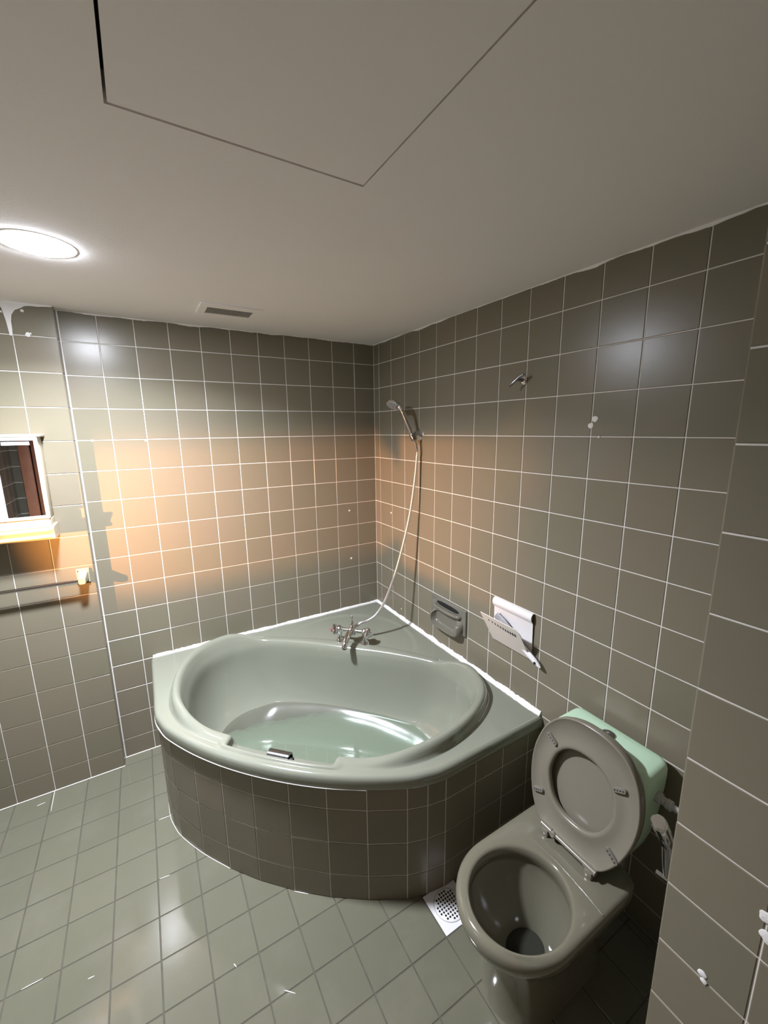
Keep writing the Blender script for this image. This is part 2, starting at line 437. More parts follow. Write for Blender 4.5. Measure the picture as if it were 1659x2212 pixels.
# filler blobs and marks on the walls
def blob(c, U, W, r, seed, t=.0022, n=16):
    U, W = V3(U), V3(W); N = U.cross(W); c = V3(c); pts = []
    for k in range(n):
        a = 2 * math.pi * k / n; rr = r * (1 + .35 * mnoise.noise(V3((math.cos(a) * 1.3 + seed, math.sin(a) * 1.3, seed * 2))))
        pts.append(c + U * rr * math.cos(a) + W * rr * math.sin(a))
    mb = MB(); mb.rings([[p - N * .0005 for p in pts], [p + N * t * .6 for p in pts], [c + (p - c) * .7 + N * t for p in pts]], True, True, True); return mb
X_, Y_, Z_ = (1, 0, 0), (0, -1, 0), (0, 0, 1)
for i, (x, z, r) in enumerate([(-1.578, 1.760, .0055), (-1.352, 1.757, .006), (-.206, 1.262, .006), (-.202, .924, .007)]):
    blob((x, 0, z), X_, Z_, r, i + .3).build('filler_spot', 'plaster', wb, 50)
for i, (y, z, r) in enumerate([(-1.579, 1.824, .010), (-1.566, 1.801, .010), (-.204, 1.257, .006), (-.324, .626, .004), (-1.60, 1.762, .004)]):
    blob((0, y, z), Y_, Z_, r, i + 4.3).build('filler_spot', 'plaster', wr, 50)
for i, (y, z, r) in enumerate([(-2.252, .728, .0075), (-2.257, .715, .006), (-2.322, .957, .011), (-2.327, .920, .012)]):
    blob((PX, y, z), Y_, Z_, r, i + 9.3).build('filler_spot', 'plaster', wq, 50)
sm = [(-1.86, 2.346), (-1.835, 2.338), (-1.818, 2.315), (-1.811, 2.27), (-1.808, 2.235), (-1.806, 2.208), (-1.797, 2.208), (-1.7945, 2.235), (-1.794, 2.265), (-1.789, 2.292), (-1.776, 2.312), (-1.755, 2.322), (-1.742, 2.331), (-1.715, 2.336), (-1.68, 2.339), (-1.652, 2.338), (-1.652, 2.346)]
MB().prism([(x, PILY - .0022, z) for x, z in sm], (0, 1, 0), .004).build('filler_smear', 'plaster', wp)
for i, (x, z, r) in enumerate([(-1.746, 2.2165, .009), (-1.752, 2.312, .006), (-1.736, 2.222, .004), (-1.822, 2.30, .004)]):
    blob((x, PILY, z), X_, Z_, r, i + 14.3).build('filler_spot', 'plaster', wp, 50)

# ------------------------------------------------------------------ corner bathtub
Q2 = math.sqrt(2)
def sd(s, d, z=0.0): return V3(((s - d) / Q2, -(s + d) / Q2, z))     # s: across, d: out from the corner
DECK = 0.565
tub = empty('bathtub', (-0.72, -0.72, 0)); tag(tub, 'grey-green corner bathtub with tiled curved front', 'bathtub')

# apron: grout core with tiles as its own pieces
def offset_path(path, off):
    out = []
    for i, p in enumerate(path):
        a = V3((*path[max(i - 1, 0)], 0)); b = V3((*path[min(i + 1, len(path) - 1)], 0)); t = (b - a).normalized()
        n = V3((t.y, -t.x, 0))
        if n.dot(V3((-1, -1, 0))) < 0: n = -n
        out.append(V3((*p, 0)) + n * off)
    return out
mb = MB(); n = len(APR)
core_o = offset_path(APR, -GB); core_i = offset_path(APR, -.045)
core_o[0].y = core_i[0].y = -.001; core_o[-1].x = core_i[-1].x = -.001
prof = [[p + V3((0, 0, 0)) for p in core_o], [p + V3((0, 0, .518)) for p in core_o], [p + V3((0, 0, .518)) for p in core_i], [p for p in core_i]]
mb.rings(prof + [prof[0]], False)
apron = mb.build('apron', 'grout', tub)
AZ = [0, .1124, .2624, .4124, .515]
for i in range(n - 1):
    a, b = V3((*APR[i], 0)), V3((*APR[i + 1], 0)); L = (b - a).length
    U = (b - a).normalized()          # U x z must face outward
    if U.cross(V3((0, 0, 1))).dot(V3((-1, -1, 0))) < 0: U = -U
    for k in range(4):
        put_tile(apron, (a + b) / 2 + V3((0, 0, (AZ[k] + AZ[k + 1]) / 2)), U, (0, 0, 1), L, AZ[k + 1] - AZ[k], jit=.003)

# shell as concentric rings around (s=0, d=1.05)
D0 = 1.05
half = [(0, .655), (.22, .660), (.42, .685), (.55, .715), (.64, .752), (.71, .805), (.755, .89), (.77, .97), (.757, 1.06), (.72, 1.16), (.66, 1.26), (.585, 1.345), (.5, 1.402), (.41, 1.438), (.3, 1.460), (.15, 1.472), (0, 1.475)]
crest = spline([(s, d, 0) for s, d in half] + [(-s, d, 0) for s, d in reversed(half[1:-1])], 10, True)
fhalf = [(0, .755), (.2, .770), (.37, .825), (.48, .915), (.525, 1.02), (.51, 1.13), (.42, 1.245), (.22, 1.325), (0, 1.345)]
floorc = spline([(s, d, 0) for s, d in fhalf] + [(-s, d, 0) for s, d in reversed(fhalf[1:-1])], 10, True)
lip = offset_path(APR[1:-1], .009)
lip = spline([(-1.4585, -.002, 0)] + [tuple(p) for p in lip] + [(-.002, -1.4585, 0)], 8)
lip = [((p.x - p.y) / Q2, -(p.x + p.y) / Q2) for p in lip]
lip.append((0.0, .002 * Q2))          # back corner
def ray_r(poly, th):
    c, s_ = math.cos(th), math.sin(th); best = 0; n = len(poly)
    for i in range(n):
        x0, y0 = poly[i][0], poly[i][1] - D0; x1, y1 = poly[(i + 1) % n][0], poly[(i + 1) % n][1] - D0
        dx, dy = x1 - x0, y1 - y0; den = c * dy - s_ * dx
        if abs(den) < 1e-12: continue
        r = (x0 * dy - y0 * dx) / den; u = (x0 * s_ - y0 * c) / den
        if r > 0 and -1e-9 <= u <= 1 + 1e-9: best = max(best, r)
    return best
ths = [2 * math.pi * k / 300 for k in range(300)]
for sx, dx in ((0, 0.002 * Q2), ((-1.4585 + .002) / Q2, (1.4585 + .002) / Q2), ((1.4585 - .002) / Q2, (1.4585 + .002) / Q2)):
    t = math.atan2(dx - D0, sx) % (2 * math.pi); ths.append(t)
ths = sorted(set(ths))
ro = [ray_r(lip, t) for t in ths]; rc = [ray_r(crest, t) for t in ths]; rf = [ray_r(floorc, t) for t in ths]
ZF = 0.19
rings = []
def ring(fr, fz):
    out = []
    for k, t in enumerate(ths):
        r = fr(k, t); s = r * math.cos(t); d = D0 + r * math.sin(t); out.append(sd(s, d, fz(k, t, s, d)))
    rings.append(out)
def H(k):      # height of the raised rim: head rests at both ends, flat at the back, low at the front
    s = rc[k] * math.cos(ths[k]); d = D0 + rc[k] * math.sin(ths[k])
    if d < 1.0: return .003 + .050 * smooth01(abs(s), .50, .70)
    return .008 + .045 * smooth01(abs(s), .30, .62)
def notch(k):  # shallow recess in the front rim
    s = rc[k] * math.cos(ths[k])
    if math.sin(ths[k]) < 0: return 0.0
    return (1 - smooth01(abs(s - .012), .205, .25))
def deckz(s, d):   # faint sunken half-moon around the tap
    u = math.hypot(s / .40, (d - .655) / .405)
    zz = DECK - .005 * (1 - smooth01(u, .965, 1.0)) * (1 if d < .72 else 0)
    return zz
def wide(k):   # how broadly the rim rolls inwards: broad at the head rests, tight at the front
    s = abs(rc[k] * math.cos(ths[k])); d = D0 + rc[k] * math.sin(ths[k])
    return smooth01(s, .35, .68) if d > 1.0 else .35 + .65 * smooth01(s, .5, .7)
def rcn(k): return rc[k] + .048 * notch(k)
def rbase(k): return min(rcn(k) + .048 - .014 * wide(k), ro[k] - .028)
ring(lambda k, t: ro[k] - .030, lambda k, t, s, d: .5135)
ring(lambda k, t: ro[k] - .002, lambda k, t, s, d: .5130)
ring(lambda k, t: ro[k], lambda k, t, s, d: .518)
ring(lambda k, t: ro[k], lambda k, t, s, d: DECK - .018)
ring(lambda k, t: ro[k] - .0035, lambda k, t, s, d: DECK - .008)
ring(lambda k, t: ro[k] - .010, lambda k, t, s, d: DECK - .0022)
ring(lambda k, t: ro[k] - .020, lambda k, t, s, d: DECK)
for q in range(1, 36):
    ring(lambda k, t: (ro[k] - .020) + (rbase(k) - ro[k] + .020) * q / 35, lambda k, t, s, d: deckz(s, d))
for o_, hz in ((.88, .06), (.74, .34), (.60, .68), (.40, .90), (.20, .98), (0.0, 1.0)):
    ring(lambda k, t: rcn(k) + (rbase(k) - rcn(k)) * o_, lambda k, t, s, d: deckz(s, d + 1) + H(k) * hz)
ZI = DECK - .050
for pi_, pf, ph, pz, nr, na, nz in ((.006, .012, .95, 0, -.004, 1, .006), (.012, .022, .70, -.002, -.008, 1, -.010), (.017, .033, .20, -.010, -.011, 1, -.030),
                                    (.021, .041, 0, -.018, -.020, 1, -.036), (.024, .047, 0, -.035, -.014, 0, -.038), (.026, .050, 0, -.050, -.026, 0, -.050)):
    ring(lambda k, t: (rc[k] - pi_ - pf * .55 * wide(k)) * (1 - notch(k)) + ((rcn(k) if na else rc[k]) + nr) * notch(k),
         lambda k, t, s, d: DECK + (H(k) * ph + pz) * (1 - notch(k)) + nz * notch(k))
def rtop(k): return (rc[k] - .026 - .050 * .55 * wide(k)) * (1 - notch(k)) + (rc[k] - .026) * notch(k)
NW = 22
for q in range(1, NW + 1):
    a = math.pi / 2 * (1 - q / NW)
    ring(lambda k, t: rf[k] + (rtop(k) - .002 - rf[k]) * math.sin(a) ** (.62 + .42 * wide(k)), lambda k, t, s, d: ZF + (ZI - ZF) * (1 - math.cos(a) ** (.80 + .25 * wide(k))))
for q in (.75, .5, .25, .08):
    ring(lambda k, t: rf[k] * q, lambda k, t, s, d: ZF - .004 * (1 - q))
mb = MB(); mb.rings(rings, True, False, True)
shell = mb.build('shell', 'tub', tub, 70)
# water standing in the bottom
ZW = .208
mb = MB(); rw = []
for k, t in enumerate(ths):
    # radius of the shell at the water level
    lo = rf[k]
    for i in range(len(rings) - 1):
        z0, z1 = rings[i][k].z, rings[i + 1][k].z
        if z0 >= ZW > z1:
            c0 = sd(0, D0); r0 = (rings[i][k].xy - c0.xy).length; r1 = (rings[i + 1][k].xy - c0.xy).length
            lo = r0 + (r1 - r0) * (z0 - ZW) / (z0 - z1)
    rw.append(sd((lo - .0008) * math.cos(t), D0 + (lo - .0008) * math.sin(t), ZW))
n_ = len(rw)
c0 = sd(0, D0, ZW)
mb.rings([rw, [c0 + (p - c0) * .6 for p in rw], [c0 + (p - c0) * .2 for p in rw]], True, False, True)
wat = mb.build('bath_water', 'water', None, 170, base=c0); tag(wat, 'shallow clear greenish water in the bathtub', 'water')

# grip at the front rim
mb = MB()
rs = []
gs, gd, gz = .006, 1.482, .541
for i in range(13):
    a = math.pi * (-.08 + 1.02 * i / 12)
    off, hh = -.027 * math.cos(a), .030 * math.sin(a)
    rs.append([sd(gs - .045, gd + off, gz - .010 + hh), sd(gs + .045, gd + off, gz - .010 + hh), sd(gs + .045, gd + off * .86, gz - .013 + hh * .80), sd(gs - .045, gd + off * .86, gz - .013 + hh * .80)])
mb.rings(rs, True, True, True)
gp = mb.build('grip', 'darkmetal', tub, 40); gp['label'] = 'chrome grip on the rim'
mb = MB().tube([sd(gs - .03, gd + .006, gz - .004), sd(gs + .062, gd + .006, gz - .004)], .010); mb.build('grip_base', 'black', gp, 40)

# sealant along the walls
def bead(p0, p1, nrm, seed, h0, h1):
    p0, p1, nrm = V3(p0), V3(p1), V3(nrm); n = int((p1 - p0).length / .007); rs = []
    for i in range(n + 1):
        p = p0.lerp(p1, i / n); t = i / n
        hh = (h0 + (h1 - h0) * t)
        u = hh * (1 + .55 * mnoise.noise(V3((i * .11, seed, 0))) + .30 * mnoise.noise(V3((i * .45, seed, 3))))
        v = hh * (1 + .45 * mnoise.noise(V3((i * .09, seed, 7))) + .22 * mnoise.noise(V3((i * .5, seed, 9))))
        b = p + V3((0, 0, DECK - .004))
        rs.append([b, b + V3((0, 0, u + .004)) + nrm * .0005, b + V3((0, 0, u + .0035)) + nrm * .003, b + V3((0, 0, .45 * u + .005)) + nrm * (.45 * v + .0015), b + V3((0, 0, .0062)) + nrm * (v + .001), b + V3((0, 0, .002)) + nrm * (v + .002)])
    mb = MB(); mb.rings(rs, True, True, True); return mb
s1 = bead((-1.447, 0, 0), (0, 0, 0), (0, -1, 0), 3.2, .011, .009).build('sealant', 'plaster', tub, 80)
s2 = bead((0, 0, 0), (0, -1.447, 0), (-1, 0, 0), 8.9, .012, .018).build('sealant', 'plaster', tub, 80)

# ------------------------------------------------------------------ bath mixer
tap = empty('bath_mixer', sd(.015, .62, DECK)); tag(tap, 'chrome two-handle bath mixer on the tub deck', 'faucet')
ts, td, tz = .015, .615, .640
dS = (sd(1, 0) - sd(0, 0)); dD = (sd(0, 1) - sd(0, 0)); Zv = V3((0, 0, 1))
MB().tube([sd(ts - .078, td, tz), sd(ts - .02, td, tz), sd(ts + .02, td, tz), sd(ts + .078, td, tz)], [.0105, .011, .011, .0105]).build('body', 'chrome', tap, 40)
MB().lathe([(.010, -.03), (.021, -.024), (.023, -.008), (.023, .012), (.017, .026), (.010, .034)], sd(ts, td, tz), (0, 0, 1)).build('valve_body', 'chrome', tap, 40)
for sg in (-1, 1):
    p = sd(ts + sg * .078, td, DECK - .005)
    MB().lathe([(.026, 0), (.026, .010), (.018, .020), (.014, .030), (.014, .062), (.019, .068), (.019, .09), (.012, .098)], p, (0, 0, 1)).build('inlet', 'chrome', tap, 40)
    ax = (dS * sg * .85 + dD * .55 + Zv * .12).normalized()
    kn = MB().lathe([(.010, 0), (.013, .006), (.024, .014), (.028, .026), (.026, .036), (.016, .041)], sd(ts + sg * .082, td + .006, tz), ax, 36, 3, .22).build('handle', 'chrome', tap, 50)
    MB().lathe([(.013, 0), (.013, .004), (.009, .0065)], sd(ts + sg * .082, td + .006, tz) + ax * .040, ax).build('handle_cap', 'red' if sg < 0 else 'chrome', kn, 40)
MB().tube(spline([sd(ts, td + .01, tz - .004), sd(ts, td + .05, tz + .004), sd(ts, td + .095, tz - .002), sd(ts, td + .128, tz - .022), sd(ts, td + .137, tz - .042)], 6), [.017] * 12 + [.0165] * 9 + [.0155] * 4).build('spout', 'chrome', tap, 40)
MB().lathe([(.013, 0), (.0135, .006), (.010, .008)], sd(ts, td + .134, tz - .040), tuple(-Zv + dD * .15)).build('aerator', 'black', tap, 40)
MB().lathe([(.014, 0), (.015, .012), (.012, .018), (.006, .021)], sd(ts, td + .018, tz + .010), tuple(dD * .8 + Zv * .6)).build('diverter_cap', 'chrome', tap, 40)
MB().lathe([(.012, 0), (.013, .015), (.007, .026), (.005, .045), (.007, .05), (.006, .058), (.002, .062)], sd(ts, td - .006, tz + .028), (0, 0, 1)).build('diverter_pull', 'chrome', tap, 40)
hose_end = sd(ts + .030, td - .030, tz + .024)
MB().tube([sd(ts, td - .012, tz + .012), hose_end], [.0095, .0095]).build('hose_outlet', 'chrome', tap, 40)

# ------------------------------------------------------------------ shower: wall holder, hand shower, hose
hb = V3((-.050, -.533, 1.755))
hol = empty('shower_holder', (0, -.517, 1.763)); tag(hol, 'chrome cone-shaped wall holder carrying the hand shower', 'shower holder')
MB().lathe([(.032, -.0005), (.033, .004), (.030, .009), (.020, .032), (.014, .046)], (0, -.517, 1.763), (-1, -.15, -.02)).build('rose', 'chrome', hol, 40)
axh = V3((-.050, .033, .139)).normalized()
MB().lathe([(.0165, -.020), (.0185, -.018), (.0190, .014), (.0175, .018), (.0135, .018), (.0125, -.020)], hb, axh).build('cradle', 'darkmetal', hol, 40)
MB().tube([(0.004, -.570, 1.770), (-.012, -.572, 1.770)], [.003, .004], 10).build('screw_head', 'white', hol, 40)
hs = empty('hand_shower', hb); tag(hs, 'chrome hand shower tilted up in the wall holder', 'hand shower')
nk = hb + axh * .150
MB().tube([hb - axh * .028, hb - axh * .010, hb + axh * .02, hb + axh * .09, hb + axh * .13, nk, nk + axh * .012], [.0095, .0115, .0125, .0130, .0125, .0115, .012]).build('handle', 'chrome', hs, 40)
hc = nk + V3((-.020, .062, .040))
fn = V3((-.50, -.10, -.86)).normalized()           # spray face looks down and out
hd = (hc - nk)
MB().tube(spline([nk + axh * .005, nk + axh * .02 + hd * .15, nk + hd * .55 - fn * .010], 5), [.012] * 5 + [.015] * 6, 14).build('neck', 'chrome', hs, 40)
MB().lathe([(.012, -.021), (.030, -.018), (.043, -.009), (.047, .001), (.0465, .006), (.043, .008)], hc, fn, 32).build('head', 'chrome', hs, 40)
fp = MB().lathe([(.0425, .0078), (.041, .0095), (.010, .0100)], hc, fn, 32).build('spray_face', 'grey', hs, 40)
U_ = (V3((0, 0, 1)) - fn * fn.z).normalized(); W_ = fn.cross(U_); mb = MB()
for rr, nn in ((.012, 6), (.022, 10), (.033, 16)):
    for k in range(nn):
        a = 2 * math.pi * k / nn; c = hc + (U_ * math.cos(a) + W_ * math.sin(a)) * rr
        mb.lathe([(.0022, .009), (.0016, .0122)], c, fn, 6)
mb.build('nozzles', 'white', fp)['kind'] = 'stuff'
MB().tube([hc - U_ * .044 + fn * .002, hc - U_ * .052 + fn * .012], [.004, .003], 8).build('spray_lever', 'grey', hs, 40)

# hose hangs in the vertical plane between the hand shower and the mixer
hs0 = hb - axh * .028
hp_px = [(901, 985), (898, 1020), (893, 1062), (886, 1108), (875, 1160), (860, 1218), (846, 1262), (829, 1303), (812, 1328), (795, 1340), (780, 1345)]
p0, p1 = hs0, hose_end
nrm = (p1 - p0).cross(V3((0, 0, 1))).normalized()
pts = [p0, p0 - axh * .03 + V3((0, 0, -.03))]
for u, v in hp_px:
    dv = FW + RT * ((u - 829.5) / 887.045) - UP * ((v - 1106) / 887.045)
    t = (p0 - CP).dot(nrm) / dv.dot(nrm); pts.append(CP + dv * t)
pts.append(p1)
path = spline(pts, 8)
hose = MB().tube(path, .0080, 12).build('shower_hose', 'hose', None, 50, base=p1); tag(hose, 'chrome shower hose hanging from hand shower to mixer', 'hose')
MB().tube([p0 + axh * .002, pts[1]], [.0095, .0080], 12).build('hose_nut', 'chrome', hose, 40)

# ------------------------------------------------------------------ robe hook
hk = empty('robe_hook', (0, -1.256, 1.986)); tag(hk, 'small chrome robe hook on the tiled wall', 'hook')
MB().lathe([(.0165, -.0005), (.017, .004), (.013, .008), (.009, .010)], (0, -1.256, 1.986), (-1, 0, 0)).build('base', 'chrome', hk, 40)
MB().tube([(-.006, -1.256, 1.986), (-.026, -1.256, 1.988), (-.040, -1.256, 1.990)], [.008, .0075, .0075]).build('stem', 'darkmetal', hk, 40)
MB().tube(spline([(-.036, -1.283, 2.006), (-.040, -1.262, 1.995), (-.046, -1.240, 1.976), (-.052, -1.226, 1.964)], 5), .0052, 10).build('peg', 'darkmetal', hk, 40)

# ------------------------------------------------------------------ ceramic soap dish
sd_y0, sd_y1, sd_z0, sd_z1 = -.668, -.964, .714, .861
so = empty('soap_dish', (0, (sd_y0 + sd_y1) / 2, sd_z0)); tag(so, 'olive ceramic soap dish with grab bar built into the wall', 'soap dish')
MB().box((-.014, sd_y1, sd_z0), (.012, sd_y0, sd_z1), .005, 3).build('plate', 'soap', so, 40)
# bowl: shell that sticks out in the lower part
rs = []; nY = 25
zc, hy = .748, .122
def dish_ring(scale, out, zsh, zs=1.0):
    r = []
    for k in range(36):
        a = 2 * math.pi * k / 36; c, s_ = math.cos(a), math.sin(a)
        yy = math.copysign(abs(c) ** .5, c) * hy * scale; zz = math.copysign(abs(s_) ** .6, s_) * .048 * scale * zs
        r.append(V3((-out, (sd_y0 + sd_y1) / 2 + yy, zc + zz + zsh)))
    return r
rs = [dish_ring(1.08, .010, .006), dish_ring(1.06, .030, .002), dish_ring(1.0, .048, -.004), dish_ring(.93, .052, -.003), dish_ring(.86, .050, -.001), dish_ring(.84, .030, 0), dish_ring(.80, .016, .004), dish_ring(.6, .0145, .004)]
# cut the upper part of the rim back so the tray opens upwards
for i, r in enumerate(rs):
    for v in r:
        f = smooth01(v.z, .757, .790)
        if v.x < -.0145: v.x = v.x * (1 - f) + (-.0175) * f
mb = MB(); mb.rings(rs, True, False, True); mb.build('tray', 'soap', so, 60)
yc = (sd_y0 + sd_y1) / 2
MB().tube(spline([(-.010, yc + .108, .812), (-.026, yc + .098, .810), (-.034, yc + .05, .809), (-.036, yc, .809), (-.034, yc - .05, .809), (-.026, yc - .098, .810), (-.010, yc - .108, .812)], 6), .0105, 12).build('grab_bar', 'soap', so, 60)
MB().lathe([(.001, 0), (1.0, 0), (1.0, .001), (.001, .001)], (0, 0, 0), (-1, 0, 0)) if False else None
mb = MB(); r1 = []; r0 = []
for k in range(28):
    a = 2 * math.pi * k / 28; c, s_ = math.cos(a), math.sin(a)
    yy = math.copysign(abs(c) ** .6, c) * .096
    r0.append(V3((-.0142, yc + yy, .831 + s_ * .013))); r1.append(V3((-.0146, yc + yy * .98, .831 + s_ * .012)))
mb.rings([r0, r1], True, True, True); mb.build('slot', 'dark', so)

# ------------------------------------------------------------------ V-shaped wall holder with brush
hv = empty('wall_caddy', (0, -1.27, .80)); tag(hv, 'white V-shaped plastic holder on wall with notched front flap', 'holder')
ya, yb = -1.157, -1.382
prof = [(-.004, .800), (-.006, .84), (-.008, .90), (-.010, .965), (-.013, .972), (-.021, .981), (-.024, .993), (-.022, 1.005), (-.015, 1.013), (-.006, 1.015), (-.001, 1.010)]
inner = [(x + .0025, z - .0005) if i < 4 else (x * .86 + .0005, z - .0022) for i, (x, z) in enumerate(prof)]
mb = MB(); mb.rings([[V3((x, y, z)) for x, z in prof] + [V3((x, y, z)) for x, z in reversed(inner)] for y in (ya, yb)], True, True, True)
mb.build('back_plate', 'white', hv, 35)
e0, e1 = V3((-.012, 0, .800)), V3((-.100, 0, .958)); fn2 = V3((e1.z - e0.z, 0, -(e1.x - e0.x))).normalized()
mb = MB(); th = .003
vsf = []
ins = .015
for sgn in (0, 1):
    for y, e in ((ya, e0), (yb, e0), (yb, e0.lerp(e1, .90)), (yb + .018, e1), (ya, e1)):
        vsf.append(V3((e.x, y, e.z)) + fn2 * (th * sgn))
mb.add(vsf, [(0, 1, 2, 3, 4), (9, 8, 7, 6, 5)] + [(i, i + 5, (i + 1) % 5 + 5, (i + 1) % 5) for i in range(5)])
flap = mb.build('front_flap', 'flap', hv)
for i in range(11):
    t = i / 10
    y = ya - .042 - .150 * (t ** .86); dn = -.030 - .014 * math.sin(t * 1.9)
    c = e1 + (e0 - e1).normalized() * (-dn) ; c = V3((c.x, y, c.z)) - fn2 * .0004
    al = (e1 - e0).normalized(); wv = .0028 + .0016 * t; hh = .0048 + .0042 * t
    side = V3((0, -1, 0)) + al * .35
    q = [c - side * wv - al * hh, c + side * wv - al * hh, c + side * wv * .5 + al * hh, c - side * wv * .5 + al * hh]
    MB().prism(q, -fn2, .0009).build('slot', 'dark', flap)
br = empty('cleaning_brush', (-.03, -1.30, .82)); tag(br, 'white-handled brush with grey ribbed head resting in the wall holder', 'brush')
b0, b1 = V3((-.026, -1.185, .935)), V3((-.027, -1.448, .800))
bd = (b1 - b0).normalized()
sec = [(-.0, .016, .006), (.02, .024, .009), (.05, .027, .010), (.09, .024, .010), (.125, .015, .010), (.16, .012, .010), (.19, .0125, .0105), (.225, .014, .011), (.26, .013, .010), (.285, .008, .007), (.295, .003, .003)]
bn = V3((-1, 0, 0)); bw = bd.cross(bn).normalized()
def brush_rings(lo, hi):
    rs = []
    for t, w_, h_ in sec:
        if lo <= t <= hi:
            c = b0 + bd * t
            rs.append([c + bw * (w_ * math.cos(a)) + bn * (h_ * math.sin(a)) for a in [2 * math.pi * k / 20 for k in range(20)]])
    return rs
mb = MB(); mb.rings(brush_rings(0, .125), True, True, True); hd_ = mb.build('head', 'grey', br, 60)
mb = MB(); mb.rings(brush_rings(.125, .19), True, True, True); mb.build('neck', 'grey', br, 60)
mb = MB(); mb.rings(brush_rings(.19, .3), True, True, True); mb.build('handle', 'white', br, 60)
MB().lathe([(.006, 0), (.006, .002)], b0 + bd * .268 + bn * .0082, bn, 14).build('hanging_hole', 'dark', br)
for k in range(5):
    rr = .004 + .0042 * k; c = b0 + bd * .045 + bn * (.0100 - .0009 * k)
    MB().tube([c + bd * (rr * 1.3 * math.cos(a)) + bw * (rr * math.sin(a)) for a in [2 * math.pi * j / 24 for j in range(25)]], .0011, 6).build('rib', 'pipe', hd_, 60)
mb = MB()
for i in range(10):
    for j in range(3):
        c = b0 + bd * (.008 + .010 * i) + bw * (.013 * (j - 1)) - bn * .004
        mb.tube([c, c - bn * .013], [.0022, .0016], 5)
mb.build('bristles', 'black', hd_)['kind'] = 'stuff'

# ------------------------------------------------------------------ toilet
TY = -1.803
toi = empty('toilet', (-.42, TY, 0)); tag(toi, 'olive toilet with raised seat and mint green cistern', 'toilet')
def outline(xf, xb, hw, n=64, nose=.20):
    """front half ellipse, straight sides, rounded back; listed counter-clockwise"""
    pts = []; xc = xf + nose; rb = .045
    for k in range(n // 2 + 1):
        a = -math.pi / 2 + math.pi * k / (n // 2)
        pts.append((xc - nose * math.cos(a), TY + hw * math.sin(a)))
    for k in range(7):
        a = math.pi / 2 * (1 - k / 6); pts.append((xb - rb + rb * math.cos(a), TY + hw - rb + rb * math.sin(a)))
    for k in range(7):
        a = -math.pi / 2 * (k / 6); pts.append((xb - rb + rb * math.cos(a), TY - hw + rb + rb * math.sin(a)))
    return pts
def polar(pts, cx, cy, th):
    c, s_ = math.cos(th), math.sin(th); best = 0; n = len(pts)
    for i in range(n):
        x0, y0 = pts[i][0] - cx, pts[i][1] - cy; x1, y1 = pts[(i + 1) % n][0] - cx, pts[(i + 1) % n][1] - cy
        dx, dy = x1 - x0, y1 - y0; den = c * dy - s_ * dx
        if abs(den) < 1e-12: continue
        r = (x0 * dy - y0 * dx) / den; u = (x0 * s_ - y0 * c) / den
        if r > 0 and -1e-9 <= u <= 1 + 1e-9: best = max(best, r)
    return best
CX, CY = -.535, -1.812
NT = 96; tt = [2 * math.pi * k / NT for k in range(NT)]
rs = []
for z, xf, xb, hw, nose in ((0, -.620, -.20, .116, .12), (.02, -.612, -.205, .110, .12), (.12, -.610, -.205, .108, .12), (.20, -.622, -.20, .117, .13), (.25, -.640, -.195, .132, .15), (.29, -.668, -.19, .150, .17), (.32, -.700, -.185, .167, .19), (.345, -.719, -.183, .178, .20), (.372, -.726, -.182, .182, .20), (.390, -.724, -.183, .181, .20), (.3985, -.716, -.186, .176, .197), (.4015, -.706, -.192, .168, .19)):
    pts = outline(xf, xb, hw, nose=nose)
    rs.append([V3((CX + polar(pts, CX, CY, t) * math.cos(t), CY + polar(pts, CX, CY, t) * math.sin(t), z)) for t in tt])
def ell(cx, cy, a, b, z, p=1.0): return [V3((cx + a * math.copysign(abs(math.cos(t)) ** p, math.cos(t)), cy + b * math.copysign(abs(math.sin(t)) ** p, math.sin(t)), z)) for t in tt]
rs += [ell(CX, CY, .166, .152, .4020), ell(CX, CY, .160, .146, .4005), ell(CX, CY, .156, .142, .395), ell(CX, CY, .154, .140, .380), ell(CX, CY, .156, .142, .360), ell(CX, CY, .160, .146, .352), ell(CX + .002, CY, .158, .144, .335), ell(CX + .008, CY, .142, .128, .29), ell(CX + .02, CY, .115, .104, .24), ell(CX + .035, CY, .085, .078, .19), ell(CX + .045, CY, .066, .056, .15), ell(CX + .05, CY, .055, .046, .11), ell(CX + .06, CY, .045, .04, .09)]
mb = MB(); mb.rings(rs, True, True, True); bowl = mb.build('bowl', 'toilet', toi, 70)
MB().rings([ell(CX + .045, CY, .064, .054, .148), ell(CX + .045, CY, .03, .025, .148)], True, False, True).build('bowl_water', 'wcwater', bowl)
# ridge between bowl and shelf
MB().tube(spline([(-.372, CY + .150, .4015), (-.362, CY + .08, .4025), (-.358, CY, .403), (-.362, CY - .08, .4025), (-.372, CY - .165, .4015)], 6), .0016, 8).build('rim_ridge', 'toilet', bowl, 60)

